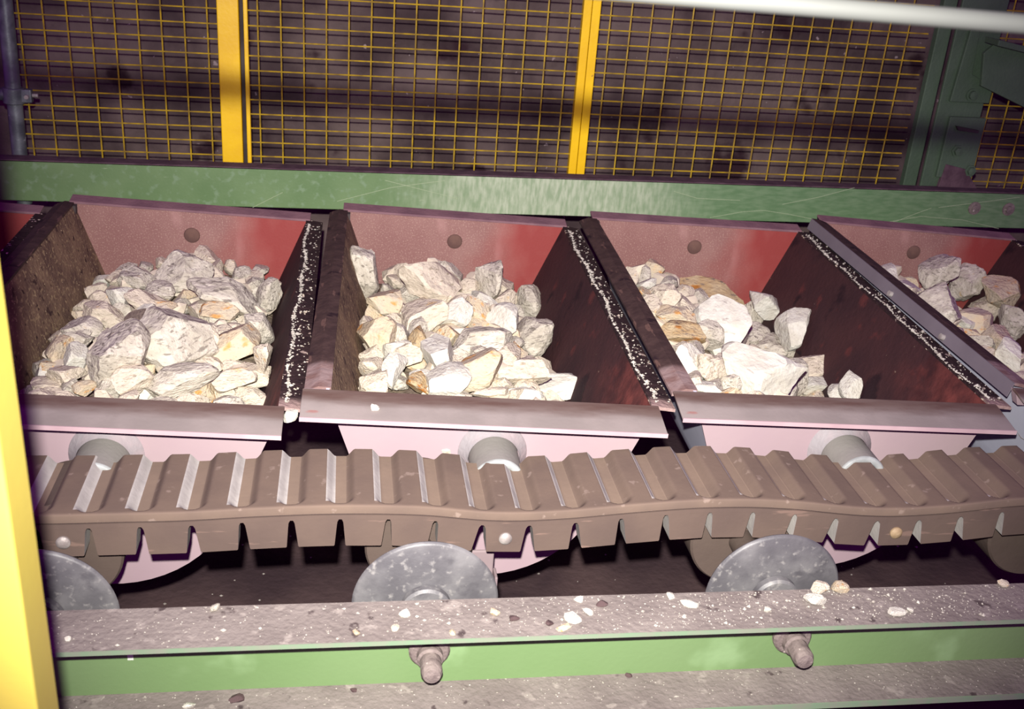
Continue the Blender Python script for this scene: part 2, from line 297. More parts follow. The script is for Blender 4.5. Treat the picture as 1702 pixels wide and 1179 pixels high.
    (4, 2.09, 3.133, -0.158, 0.121, 0.146, 0.103, 'g', -30, 'grey angular stone leaning right of the upright one'),
    (4, 1.669, 2.607, -0.046, 0.153, 0.168, 0.119, 'g', -10, 'big grey-cream boulder below the upright stone'),
    (4, 1.809, 2.617, -0.097, 0.142, 0.112, 0.08, 'o', -5, 'cream rectangular block in the middle of the heap'),
    (4, 2.152, 3.016, -0.142, 0.122, 0.133, 0.094, 'o', 20, 'tan rounded stone near the right edge'),
    (4, 1.819, 2.512, -0.102, 0.077, 0.113, 0.08, 'o', 20, 'tan stone below the cream rectangular block'),
    (4, 2.132, 3.048, -0.212, 0.088, 0.104, 0.074, 'c', 0, 'cream stone between the boulder and the tan stone'),
    (4, 2.132, 2.904, -0.197, 0.069, 0.103, 0.099, 'g', 0, "grey stone at the picture's right border"),
    (4, 1.669, 2.404, -0.062, 0.083, 0.092, 0.065, 'g', 0, 'grey stone against the left flange'),
    (4, 1.711, 2.292, -0.055, 0.084, 0.12, 0.088, 'w', 15, 'white block at the lower right'),
    (4, 1.65, 2.324, -0.063, 0.069, 0.085, 0.06, 'c', 0, 'small cream stone beside the white block'),
    (4, 1.721, 2.726, -0.066, 0.092, 0.078, 0.055, 'c', 10, 'flat cream stone at the upper left end'),
    (4, 1.67, 2.208, -0.07, 0.06, 0.059, 0.042, 'c', 0, 'cream stone close to the front lip'),
]
SCRATCH = [[(1.271, -0.059), (1.389, -0.034), (1.466, -0.027), (1.558, -0.038), (1.675, -0.057)], [(1.89, -0.069), (1.975, -0.053), (2.038, -0.024), (2.098, 0.0)], [(1.529, -0.003), (1.659, 0.027), (1.787, 0.066)], [(1.929, -0.059), (2.064, -0.032), (2.232, -0.041), (2.383, -0.07)], [(2.125, 0.003), (2.307, 0.031), (2.433, 0.051)], [(1.127, 0.032), (1.217, 0.009), (1.371, 0.007)], [(0.132, 0.038), (0.375, -0.017)], [(-0.026, -0.039), (0.152, 0.014), (0.332, 0.044)], [(-0.3, -0.068), (-0.202, -0.014)]]
PEB = [
    (0.1, 1.411, 0.0214, 0.0182, 0.0124, 'w', 'bright white pebble on the rail below the hub of the left-of-middle roller'),
    (0.084, 1.377, 0.0134, 0.0126, 0.0086, 'c', 'pale pebble just below left of the bright white pebble on the rail'),
    (0.023, 1.369, 0.0123, 0.0115, 0.0078, 'o', 'yellowish pebble near the front edge on the left half of the rail'),
    (0.174, 1.362, 0.0105, 0.0105, 0.0072, 'o', 'tiny tan pebble at the front edge of the rail right of the axle nut'),
    (0.248, 1.407, 0.0177, 0.0163, 0.0111, 'o', 'tan pebble on the rail right of the left-of-middle roller'),
    (0.374, 1.385, 0.0315, 0.0217, 0.0148, 'w', 'largest white chip of the cluster in the middle of the rail'),
    (0.404, 1.402, 0.0199, 0.0164, 0.0112, 'w', 'white chip at the right end of the middle cluster on the rail'),
    (0.355, 1.363, 0.0233, 0.0128, 0.0088, 'o', 'orange-tinted sliver below the middle cluster on the rail'),
    (0.396, 1.435, 0.0152, 0.0134, 0.0091, 'w', 'white pebble on the back rail edge above the middle cluster'),
    (0.555, 1.438, 0.0154, 0.0147, 0.01, 'w', 'white pebble at the back rail edge left of the dented roller'),
    (0.581, 1.413, 0.0326, 0.0157, 0.0107, 'w', 'flat white chip on the rail left of the dented roller'),
    (0.712, 1.394, 0.0132, 0.0132, 0.0092, 'w', 'small round white pebble on the rail below the dented roller'),
    (0.805, 1.408, 0.0434, 0.0273, 0.0186, 'w', 'large white oblong chip on the rail right of the dented roller'),
    (0.827, 1.444, 0.0317, 0.0279, 0.019, 'c', 'cream nugget on the back rail edge right of the dented roller'),
    (0.864, 1.444, 0.0339, 0.028, 0.0191, 'o', 'tan nugget beside the cream nugget on the back rail edge'),
    (0.937, 1.374, 0.035, 0.017, 0.0116, 'w', 'long white sliver on the right half of the rail'),
    (0.966, 1.381, 0.0145, 0.0125, 0.0085, 'w', 'small white pebble next to the long white sliver on the rail'),
    (1.178, 1.444, 0.0196, 0.0192, 0.0131, 'c', 'cream pebble at the back rail edge near the right picture border'),
    (-0.201, 1.439, 0.0154, 0.0154, 0.013, 'g', 'grey pebble on the back edge of the rail at the left'),
    (-0.411, 1.377, 0.011, 0.01, 0.0068, 'w', 'tiny white pebble on the rail beside the square yellow post'),
    (0.278, 1.393, 0.0177, 0.0129, 0.0088, 'k', 'dark pebble on the rail left of the middle white cluster'),
    (0.431, 1.422, 0.0202, 0.0133, 0.0091, 'k', 'dark pebble at the back rail edge right of the middle cluster'),
    (0.333, 1.378, 0.0166, 0.0118, 0.0081, 'k', 'dark pebble touching the left side of the middle white cluster'),
]
KEEP = {
    1018: 'small cream stone below left of the small cream flake, leftmost full bucket',
    1019: 'tiny cream stone below right of the small cream flake, leftmost full bucket',
    1020: 'small cream stone below right of the white angular chip, leftmost full bucket',
    1021: 'small cream stone below the tall grey-cream slab, leftmost full bucket',
    1022: 'tiny grey stone below the largest central boulder, leftmost full bucket',
    1023: 'small cream stone below right of the wide grey-white slab, leftmost full bucket',
    1024: 'small grey stone below left of the pale cream stone, leftmost full bucket',
    1026: 'tiny cream stone below left of the white angular chip, leftmost full bucket',
    1027: 'small grey stone left of the small stone with an orange edge, leftmost full bucket',
    1028: 'small grey stone right of the small stone with an orange edge, leftmost full bucket',
    1029: 'tiny white stone below left of the wide grey-white slab, leftmost full bucket',
    1031: 'small tan stone left of the little cream chip, leftmost full bucket',
    1032: 'tiny cream stone right of the wide grey-white slab, leftmost full bucket',
    1033: 'small cream stone below right of the little cream chip, leftmost full bucket',
    1034: 'tiny grey stone left of the small cream flake, leftmost full bucket',
    1035: 'tiny cream stone above left of the small cream flake, leftmost full bucket',
    1038: 'tiny tan stone left of the wide grey-white slab, leftmost full bucket',
    1042: 'tiny white stone above the small cream flake, leftmost full bucket',
    1048: 'small cream stone below left of the ochre and brown striped block, leftmost full bucket',
    1049: 'small cream stone below the ochre and brown striped block, leftmost full bucket',
    1050: 'tiny grey stone below left of the tan stone, leftmost full bucket',
    1059: 'tiny grey stone above right of the small grey stone, leftmost full bucket',
    1064: 'tiny cream stone below the ochre stained stone, leftmost full bucket',
    1066: 'tiny cream stone above the tan stone, leftmost full bucket',
    1068: 'small cream stone below right of the cream-grey stone, leftmost full bucket',
    1069: 'tiny white stone above right of the dark grey wedge, leftmost full bucket',
    1075: 'tiny tan stone above left of the dull grey stone, leftmost full bucket',
    1076: 'small grey stone above left of the dark grey wedge, leftmost full bucket',
    1079: 'small cream stone left of the ochre stained stone, leftmost full bucket',
    1080: 'tiny grey stone below the long flat grey streaked slab, leftmost full bucket',
    1081: 'tiny cream stone left of the grey stone, leftmost full bucket',
    1085: 'tiny grey stone above the largest central boulder, leftmost full bucket',
    1089: 'tiny cream stone above the dull grey stone, leftmost full bucket',
    1090: 'small cream stone left of the smooth pale white chip, leftmost full bucket',
    1092: 'fist-sized grey stone right of the thin brownish grey stone, leftmost full bucket',
    1093: 'small tan stone below the large rounded grey-cream stone, leftmost full bucket',
    1106: 'small cream stone above the cream-grey stone, leftmost full bucket',
    1107: 'tiny cream stone left of the thin brownish grey stone, leftmost full bucket',
    1108: 'small grey stone above the thin brownish grey stone, leftmost full bucket',
    1111: 'tiny cream stone above the ochre stained stone, leftmost full bucket',
    1113: 'small grey stone above left of the grey chunk, leftmost full bucket',
    1114: 'small white stone above left of the smooth pale white chip, leftmost full bucket',
    1115: 'tiny cream stone above the smooth pale white chip, leftmost full bucket',
    1119: 'tiny cream stone right of the large rounded grey-cream stone, leftmost full bucket',
    1120: 'small grey stone above right of the long flat grey streaked slab, leftmost full bucket',
    1121: 'tiny cream stone above right of the ochre stained stone, leftmost full bucket',
    1123: 'tiny grey stone above left of the thin brownish grey stone, leftmost full bucket',
    1124: 'tiny grey stone above right of the thin brownish grey stone, leftmost full bucket',
    1125: 'tiny cream stone left of the large rounded grey-cream stone, leftmost full bucket',
    1127: 'small cream stone above right of the large rounded grey-cream stone, leftmost full bucket',
    1128: 'small cream stone above the long flat grey streaked slab, leftmost full bucket',
    1129: 'tiny grey stone above the grey chunk, leftmost full bucket',
    2027: 'tiny grey stone below right of the bright white pyramid shaped stone, middle bucket',
    2029: 'small cream stone left of the narrow white flake, middle bucket',
    2033: 'small grey stone left of the orange-brown banded stone, middle bucket',
    2034: 'tiny white stone below left of the white faceted block, middle bucket',
    2037: 'small cream stone above right of the narrow cream flake, middle bucket',
    2038: 'small cream stone above the narrow white flake, middle bucket',
    2040: 'small cream stone above the cream block, middle bucket',
    2043: 'tiny cream stone above right of the bright white pyramid shaped stone, middle bucket',
    2047: 'small cream stone below left of the white flat shard, middle bucket',
    2048: 'small cream stone below the grey stone with an orange stain, middle bucket',
    2049: 'small white stone below left of the small grey stone, middle bucket',
    2050: 'small tan stone above the orange-brown banded stone, middle bucket',
    2051: 'tiny grey stone right of the white faceted block, middle bucket',
    2052: 'tiny grey stone below left of the banded grey and white slab, middle bucket',
    2059: 'small tan stone above right of the white faceted block, middle bucket',
    2062: 'tiny tan stone above the crumbly cream stone with orange specks, middle bucket',
    2066: 'small grey stone above the orange-brown stone, middle bucket',
    2067: 'tiny tan stone below left of the smooth white block, middle bucket',
    2069: 'tiny tan stone above right of the banded grey and white slab, middle bucket',
    2070: 'tiny grey stone left of the large grey-white angular block, middle bucket',
    2071: 'tiny cream stone right of the crumbly cream stone with orange specks, middle bucket',
    2072: 'tiny cream stone above left of the grey stone with an orange stain, middle bucket',
    2073: 'tiny cream stone above the small grey stone, middle bucket',
    2076: 'small tan stone below the tan stone, middle bucket',
    2080: 'small tan stone below left of the ochre-cream block, middle bucket',
    2091: 'tiny cream stone above the smooth white block, middle bucket',
    2097: 'small grey stone right of the ochre-cream block, middle bucket',
    2100: 'small white stone above right of the tan stone, middle bucket',
    2101: 'small cream stone above the white upright shard, middle bucket',
    2103: 'tiny grey stone below right of the tall grey-white slab, middle bucket',
    2107: 'small cream stone left of the grey pointed wedge, middle bucket',
    2109: 'tiny grey stone below left of the grey angular stone, middle bucket',
    2110: 'small cream stone above the ochre-cream block, middle bucket',
    2115: 'small cream stone right of the grey pointed wedge, middle bucket',
    2117: 'tiny cream stone right of the tall grey-white slab, middle bucket',
    2118: 'tiny cream stone above left of the big cream boulder, middle bucket',
    2120: 'small grey stone above right of the big cream boulder, middle bucket',
    3016: 'tiny tan stone below right of the cream stone, third full bucket',
    3017: 'tiny cream stone below the largest white boulder, third full bucket',
    3023: 'tiny grey stone above right of the low white stone, third full bucket',
    3024: 'small grey stone right of the low white stone, third full bucket',
    3038: 'tiny cream stone above left of the cream-white stone, third full bucket',
    3046: 'tiny grey stone above right of the cream-white stone, third full bucket',
    3050: 'tiny grey stone below left of the thin upright grey slab, third full bucket',
    3055: 'fist-sized grey stone below left of the big white-grey block, third full bucket',
    3060: 'tiny cream stone below the white stone, third full bucket',
    3079: 'small cream stone above right of the yellowish stone, third full bucket',
    3085: 'tiny tan stone left of the cream block, third full bucket',
    3086: 'small cream stone above right of the pale cream stone, third full bucket',
    3098: 'tiny grey stone below left of the grey stone, third full bucket',
    3099: 'small cream stone above left of the pale cream stone, third full bucket',
    3100: 'small white stone above left of the yellowish stone, third full bucket',
    3101: 'small grey stone above the cream block, third full bucket',
    3107: 'small grey stone above the pale cream stone, third full bucket',
    3109: 'small cream stone right of the cream block, third full bucket',
    3110: 'small grey stone below left of the brown-grey slab, third full bucket',
    3115: 'small tan stone above left of the cream block, third full bucket',
    4057: 'tiny tan stone left of the tan stone, rightmost bucket',
    4065: 'small white stone below left of the cream rectangular block, rightmost bucket',
    4097: 'tiny white stone below left of the upright grey stone, rightmost bucket',
    4113: 'small white stone left of the upright grey stone, rightmost bucket',
    4122: 'tiny tan stone above left of the big grey-cream boulder, rightmost bucket',
}

# ------------------------------------------------------------------ setting
o = MB().box(-3.4, 5.2, 4.35, 4.55, -1.0, 2.6).build('wall_back', WALL); tag(o, 'rough dark grey-brown wall behind the yellow mesh fence', kind='structure')
o = MB().box(-3.4, 5.2, 0.2, 4.35, -1.1, -1.0).build('floor', FLOOR); tag(o, 'dark dirty floor far below the buckets', kind='structure')
# lumps of rock face standing proud of the wall
mb = MB(); rnd = random.Random(3)
nx, nz = 150, 60; vs = []
for j in range(nz+1):
    for i in range(nx+1):
        x = -2.6+7.2*i/nx; z = -0.6+2.6*j/nz
        h = 0.05*noise.noise(Vector((x*1.6, z*2.2, 0)))+0.03*noise.noise(Vector((x*5, z*6, 3)))+0.012*noise.noise(Vector((x*16, z*16, 7)))
        vs.append((x, 4.26-h, z))
mb.add(vs, [(j*(nx+1)+i, j*(nx+1)+i+1, (j+1)*(nx+1)+i+1, (j+1)*(nx+1)+i) for j in range(nz) for i in range(nx)])
o = mb.build('trim_1', WALL, smooth=True, angle=60); tag(o, 'uneven rough face of the back wall seen through the mesh', kind='structure')

# ------------------------------------------------------------------ back beam (green channel)
add_gradient(GREEN, 0, 1.38, 1.80, (168,178,154), 0.30, 9, (134,152,122), 80, (1,1,0.25)); add_gradient(GREEN, 0, 2.15, 2.60, (88,118,82), 0.3, 9, (104,130,96), 50, (0.4,1,1.6))  # beam web paler along its middle stretch, green again towards the right
beam = empty('guard_beam', (-1.13, 3.5, -0.067))
tag(beam, 'long dusty green steel beam running behind the row of buckets', 'beam')
def local(o, root): o.parent = root; o.matrix_parent_inverse = root.matrix_world.inverted_safe(); return o
X0 = 0.0
MB().box(0, 4.4, 0, 0.008, 0, 0.132).build('web', GREEN, beam, bev=0.002)
MB().box(0, 4.4, 0.0, 0.060, 0.126, 0.1335).build('top_flange', DUST_DARK, beam, bev=0.002)
MB().box(0, 4.4, 0.008, 0.060, 0, 0.007).build('bottom_flange', GREEN_DARK, beam, bev=0.002)
for bx in (3.395, 3.53):
    q = MB().lathe((bx, 0, 0.072), [(-0.0005, 0.024), (-0.004, 0.024), (-0.004, 0.013), (-0.012, 0.013), (-0.013, 0.0)], 20).build('bolt_head', CAST, beam, smooth=True)

SCR = mat('scratch_pale', (158,172,140), None, rough=0.8)
for L_ in SCRATCH:
    mb = MB()
    for (a, b_) in zip(L_[:-1], L_[1:]):
        mb.tube((a[0]+1.13, -0.0002, a[1]+0.067), (b_[0]+1.13, -0.0002, b_[1]+0.067), 0.0009, 5)
    mb.build('scratch_mark', SCR, beam)
# ------------------------------------------------------------------ mesh fence panels and posts
FY = 3.62
def panel(xa, xb, z0, z1, xs, bars, label):
    r = empty('mesh_panel', ((xa+xb)/2, FY, z0)); tag(r, label, 'fence', 'yellow welded mesh panels along the back')
    cx_ = (xa+xb)/2
    for x in xs:
        MB().tube((x-cx_, 0.0, -0.02), (x-cx_, 0.0, z1-z0), 0.0026, 6).build('vertical_wire', WIRE, r)
    zz = 0.075
    while zz < z1:
        if zz > z0-0.03:
            MB().tube((xa-cx_, -0.005, zz-z0), (xb-cx_, -0.005, zz-z0), 0.0024, 6).build('horizontal_wire', WIRE, r)
        zz += 0.0468
    for (a, b_) in bars:
        MB().box(a-cx_, b_-cx_, -0.014, 0.016, -0.06, z1-z0).build('side_bar', YELLOW, r, bev=0.002)
    MB().box(xa-cx_, xb-cx_, -0.004, 0.014, -0.075, -0.045).build('bottom_bar', YELLOW, r, bev=0.002)
    MB().box(xa-cx_, xb-cx_, -0.004, 0.014, z1-z0-0.02, z1-z0+0.01).build('top_bar', YELLOW, r, bev=0.002)
    return r
Z0, Z1 = 0.05, 0.98
panel(-1.04, -0.402, Z0, Z1, [-0.998+0.0705*k for k in range(9)], [(-1.052, -1.038)], 'leftmost mesh panel, in shade between the grey pipe and the thick yellow post')
panel(-0.321, 0.799, Z0, Z1, [-0.278+0.0719*k for k in range(15)], [(-0.321, -0.308), (0.771, 0.7985)], 'middle mesh panel between the two yellow uprights')
panel(0.8005, 2.0, Z0, Z1, [0.867+0.0707*k for k in range(16)], [(0.8005, 0.829)], 'mesh panel between the slanting double upright and the green column')
panel(2.24, 3.6, Z0, Z1, [2.30+0.0707*k for k in range(18)], [], 'rightmost mesh panel beyond the green column')
post = empty('fence_post', (-0.3685, FY-0.004, -0.1))
tag(post, 'thick bright yellow flat post left of the middle mesh panel', 'post')
MB().box(-0.0335, 0.0335, -0.014, 0.03, 0, 1.15).build('post_bar', YELLOW, post, bev=0.003)
MB().box(0.0345, 0.0465, 0.012, 0.03, 0, 1.15).build('gap_shade_strip', DARKST, post)  # dark strip put in for the shade of the open gap beside the post

# ------------------------------------------------------------------ grey pipe with clamp, far left
pp = empty('scaffold_pipe', (-1.036, 3.585, -0.1)); tag(pp, 'grey galvanised upright pipe at the left edge of the picture', 'pipe')
MB().tube((0, 0, 0), (0.022, 0, 1.25), 0.0235, 24).build('upright', PIPE, pp, smooth=True)
cl = MB().tube((0.004, 0, 0.325), (0.006, 0, 0.375), 0.032, 24).build('clamp', PIPE, pp, smooth=True, bev=0.003)
MB().box(0.028, 0.062, -0.016, 0.012, 0.33, 0.372).build('clamp_jaw', PIPE, pp, bev=0.004)
MB().tube((0.05, -0.03, 0.351), (0.05, 0.03, 0.351), 0.007, 6).build('bolt', STEEL, pp)
MB().tube((0.062, 0, 0.352), (0.078, 0, 0.352), 0.006, 8).build('bolt', STEEL, pp)
MB().tube((-0.4, 0.0, 0.36), (-0.02, 0.0, 0.352), 0.020, 20).build('cross_pipe', PIPE, pp, smooth=True)

# ------------------------------------------------------------------ green column, bolted plates and brace at the right
colm = empty('steel_column', (2.125, 3.57, -1.0)); tag(colm, 'green steel column with bolted plates at the right end of the fence', 'column')
MB().box(-0.10, -0.05, 0.03, 0.06, 0, 2.2).box(-0.05, 0.12, 0.0, 0.012, 0, 2.2).box(0.108, 0.12, 0.012, 0.16, 0, 2.2).build('profile', GREEN_DARK, colm, bev=0.003)
MB().box(-0.004, 0.135, -0.016, -0.001, 1.10, 1.32).build('lower_plate', GREEN_DARK, colm, bev=0.003)
MB().prism([(-0.02, 1.372), (0.13, 1.372), (0.13, 1.43), (0.04, 1.47), (0.03, 1.62), (-0.005, 1.62)], -0.016, -0.001).build('upper_plate', GREEN_DARK, colm, bev=0.003)
MB().prism([(0.02, 1.29), (0.11, 1.278), (0.108, 1.268), (0.03, 1.275)], -0.03, -0.017).build('plate_edge', DARKST, colm)
for (bx, bz) in ((0.055, 1.40), (0.05, 1.20), (0.12, 1.13)):
    MB().lathe((bx, -0.016, bz), [(0, 0.022), (-0.006, 0.022), (-0.006, 0.015), (-0.018, 0.015), (-0.02, 0)], 6 if bz < 1.3 else 18).build('bolt_head', GREEN_DARK, colm)
MB().prism([(0.01, 1.06), (0.17, 1.06), (0.10, 1.135), (0.02, 1.15)], -0.02, -0.004).build('gusset', DUST_DARK, colm, bev=0.002)
br = empty('diagonal_brace', (2.175, 3.53, 0.42)); tag(br, 'dark green sloping brace bolted to the green column', 'brace')
MB().prism([(-0.02, 0.13), (0.02, 0.17), (1.0, 0.0), (1.0, -0.34), (0.0, 0.02)], -0.03, -0.015).build('brace_plate', GREEN_DARK, br, bev=0.002)
MB().prism([(-0.02, 0.165), (1.0, 0.0), (1.0, 0.02), (-0.02, 0.185)], -0.10, -0.015).build('brace_flange', GREEN_DARK, br, bev=0.002)
MB().box(0.22, 0.5, -0.13, -0.10, 0.11, 0.13).build('brace_strap', DARKST, br, bev=0.002)

# ------------------------------------------------------------------ thin pale rod close to the camera, top right
rod = MB().tube((-0.65, 0.75, 0.948), (0.85, 0.75, 0.9185), 0.0070, 24).build('hand_rod', ROD, smooth=True)
tag(rod, 'thin pale grey rod crossing the top right corner close to the viewer', 'rod')
# yellow post in the left foreground
yp = empty('guard_post', (-0.307, 0.83, -1.0)); tag(yp, 'square yellow guard post in the left foreground', 'post')
MB().box(-0.033, 0.035, -0.03, 0.03, 0, 2.3).build('square_tube', YELLOW_NEAR, yp, bev=0.003, seg=3)
MB().box(-0.075, 0.075, -0.07, 0.07, 0.0, 0.012).build('base_plate', YELLOW_NEAR, yp, bev=0.002)

# ------------------------------------------------------------------ front rail: green channel open towards the viewer
rail = empty('front_rail', (0.4, 1.45, -0.286)); tag(rail, 'dust-covered green channel rail along the bottom of the picture', 'rail')
MB().box(-1.6, 1.6, -0.008, -0.0002, 0.0102, 0.1702).build('web', GREEN_CLEAN, rail)
MB().box(-1.6, 1.6, -0.100, 0.0, 0.1705, 0.176).build('top_flange', [DUSTY], rail)
MB().box(-1.6, 1.6, -0.1015, -0.0995, 0.168, 0.1758).build('top_flange_edge', GREEN_EDGE, rail)
MB().box(-1.6, 1.6, -0.100, 0.0, 0.0, 0.010).build('bottom_flange', DUSTY, rail)
MB().box(-1.6, 1.6, -0.103, -0.0995, -0.001, 0.0098).build('bottom_flange_edge', GREEN_EDGE, rail)
MB().box(-0.742, -0.733, -0.0088, -0.0080, 0.08, 0.168).build('paint_run', mat('paint_run', (200,206,190), None)  , rail)

# ------------------------------------------------------------------ rollers
RB = 1.663
def roller(x, label, bolt=True):
    r = empty('support_roller', (x, 1.537, -0.187)); tag(r, label, 'roller', 'flanged rollers carrying the belt')
    r.scale = (1, 1, 1)
    MB().lathe((0,0,0), [(0.010, 0.0), (0.010, 0.1275), (0.006, 0.1295), (0.002, 0.1275), (0.0, 0.124), (0.0, 0.030), (-0.002, 0.028), (-0.002, 0.0)], 72).build('flange_disc', DISC, r, smooth=True)
    MB().lathe((0,0,0), [(-0.002, 0.044), (-0.014, 0.044), (-0.018, 0.039), (-0.018, 0.0)], 36).build('hub_cap', DISC, r, smooth=True)
    MB().lathe((0,0,0), [(0.010, 0.0), (0.010, 0.060), (0.05, 0.045), (0.118, 0.026), (0.176, 0.026), (0.1765, 0.100), (0.182, 0.104), (0.34, 0.104), (0.34, 0.0)], 56).build('drum', DRUM, r, smooth=True)
    if bolt:
        MB().lathe((0,0,0), [(-0.013, 0.012), (-0.085, 0.012)], 16).build('axle', STEEL, r, smooth=True)
        MB().lathe((0,0,-0.013), [(-0.0955, 0.0), (-0.0955, 0.035), (-0.106, 0.035), (-0.112, 0.031), (-0.112, 0.0)], 24).build('axle_nut', CAST, r, bev=0.002)
        MB().lathe((0,0,-0.016), [(-0.108, 0.022), (-0.125, 0.022), (-0.128, 0.018), (-0.158, 0.018), (-0.166, 0.014), (-0.168, 0.0)], 28).build('axle_end', CAST, r, smooth=True)
    return r
RX = [-0.500, 0.146, 0.790, 1.438]
RL = ['scuffed disc roller half hidden by the yellow post at the left', 'grey disc roller left of the middle, under the second full bucket', 'shiny dented disc roller right of the middle', 'disc roller cut off by the right picture edge']
for x, l in zip(RX, RL): roller(x, l)

# ------------------------------------------------------------------ ribbed belt
seam_pts = [(-1.3,-.10),(-.62,-.088),(-.48,-.088),(-.39,-.087),(-.28,-.086),(-.15,-.080),(-.01,-.077),(.14,-.082),(.28,-.097),(.4,-.096),(.55,-.084),(.69,-.076),(.83,-.080),(1.03,-.101),(1.17,-.099),(1.33,-.084),(1.55,-.078),(2.1,-.08)]
def seam(x):
    for k in range(len(seam_pts)-1):
        (xa, za), (xb, zb) = seam_pts[k], seam_pts[k+1]
        if xa <= x <= xb:
            t = (x-xa)/(xb-xa); p0 = seam_pts[max(0,k-1)][1]; p3 = seam_pts[min(len(seam_pts)-1,k+2)][1]
            return 0.5*((2*za)+(-p0+zb)*t+(2*p0-5*za+4*zb-p3)*t*t+(-p0+3*za-3*zb+p3)*t**3)
    return -.09
PITCH = 0.785; TP = PITCH/9; BX = 0.3015
belt = empty('ribbed_belt', (0.4, RB, -0.1)); tag(belt, 'brown ribbed rubber carrying belt with toothed lower edge, in front of the buckets', 'belt')
bo = Vector((0.4, RB, -0.1))
# upper strap: a moulded surface with rounded grooves
xa, xb = -1.0, 1.95
ys = [0.0, 0.001, 0.004, 0.008, 0.011, 0.014, 0.017, 0.020, 0.023, 0.026, 0.030, 0.034, 0.038, 0.06, 0.10, 0.15, 0.2, 0.207]
n_per = 26; N_ = int((xb-xa)/TP*n_per); vs = []; fs = []; mi = []
def sm(t): t = max(0, min(1, t)); return t*t*(3-2*t)
TH = 0.0165   # ridge height above the groove floor
def groove(u):     # u = distance from the groove centre
    a = abs(u); t = max(0.0, min(1.0, (a-0.0115)/0.0145)); return 1-(0.75*t+0.25*sm(t))
for i in range(N_+1):
    x = xa+(xb-xa)*i/N_
    u = ((x-BX)/TP) % 1.0; u = (u-0.5)*TP           # groove centres sit between the teeth
    s_ = seam(x)
    for y in ys:
        end = 0.016
        yy = 0.036-y if y < 0.036 else 0
        if yy <= 0: g = groove(u)
        else: g = groove(math.sqrt(u*u+(yy*0.92)**2)) if y > 0.002 else 0
        edge = 0.003 if y <= 0 else (0.001 if y < 0.003 else 0)
        vs.append((x-bo.x, y, s_+0.0180-edge-TH*g-bo.z))
m_ = len(ys)
for i in range(N_):
    x = xa+(xb-xa)*(i+0.5)/N_; u = ((x-BX)/TP) % 1.0; u = (u-0.5)*TP
    for j in range(m_-1):
        fs.append((i*m_+j, (i+1)*m_+j, (i+1)*m_+j+1, i*m_+j+1))
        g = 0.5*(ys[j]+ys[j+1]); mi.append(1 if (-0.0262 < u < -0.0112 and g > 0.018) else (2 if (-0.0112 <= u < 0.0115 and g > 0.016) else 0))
top = len(vs)
for i in range(N_+1):
    x = xa+(xb-xa)*i/N_; z = seam(x)-bo.z
    vs += [(x-bo.x, 0, z+0.001), (x-bo.x, ys[-1], z-0.008)]
for i in range(N_):
    fs.append((top+2*i, top+2*i+2, (i+1)*m_, i*m_)); mi.append(0)
    fs.append((i*m_+m_-1, (i+1)*m_+m_-1, top+2*i+3, top+2*i+1)); mi.append(0)
    fs.append((top+2*i+1, top+2*i+3, top+2*i+2, top+2*i)); mi.append(0)
mb = MB(); mb.v = vs; mb.f = fs; mb.mi = mi
mb.build('upper_strap', [RUBBER, RUBPALE, RUBFLOOR], belt, smooth=True, angle=50)
# seam line and skirt strip
def strip(name, y0, y1, za, zb, m, sub=4):
    mb = MB(); n = int((xb-xa)/TP*sub); v = []
    for i in range(n+1):
        x = xa+(xb-xa)*i/n; z = seam(x)-bo.z
        v += [(x-bo.x, y0, z+za), (x-bo.x, y1, z+za), (x-bo.x, y1, z+zb), (x-bo.x, y0, z+zb)]
    f = []
    for i in range(n):
        for k in range(4): f.append((4*i+k, 4*i+4+k, 4*i+4+(k+1)%4, 4*i+(k+1)%4))
    mb.add(v, f); return mb.build(name, m, belt, smooth=True, angle=40)
strip('seam_gap', 0.003, 0.05, 0.0005, -0.003, SEAM)
strip('skirt_strip', 0.0, 0.046, -0.002, -0.011, RUBSKIRT)
k0 = math.ceil((xa-BX)/TP)+1; k1 = math.floor((xb-BX)/TP)-1
for k in range(k0, k1+1):
    x = BX+k*TP; s0 = seam(x); dz = (seam(x+TP/2)-seam(x-TP/2))/TP
    hw = TP/2
    out = [(-hw, -0.0095), (hw, -0.0095), (hw-0.003, -0.012), (hw-0.0055, -0.017), (hw-0.0065, -0.024), (hw-0.0110, -0.0665), (hw-0.0125, -0.0685), (-hw+0.0125, -0.0685), (-hw+0.0110, -0.0665), (-hw+0.0065, -0.024), (-hw+0.0055, -0.017), (-hw+0.003, -0.012)]
    pts = [(x-bo.x+a+dz*(-b_), s0+dz*a+b_-bo.z) for a, b_ in out]
    mb = MB(); n = len(pts)
    mb.add([(p[0], 0.0005, p[1]) for p in pts]+[(p[0], 0.045, p[1]) for p in pts], [tuple(range(n)), tuple(range(2*n-1, n-1, -1))])
    for i in range(n):
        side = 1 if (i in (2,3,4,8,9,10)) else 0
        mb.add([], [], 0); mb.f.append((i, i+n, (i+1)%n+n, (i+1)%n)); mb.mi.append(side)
    mb.build('tooth', [RUBSKIRT, RUBPALE], belt)
for k, m_b in ((-1, STEEL), (0, STEEL), (1, BOLTY), (2, STEEL)):
    x = BX+k*PITCH
    MB().lathe((x-bo.x, 0, seam(x)-0.038-bo.z), [(0.004, 0.0125), (-0.003, 0.0125), (-0.006, 0.010), (-0.008, 0.005), (-0.0085, 0.0)], 24).build('bolt_head', m_b, belt, smooth=True)

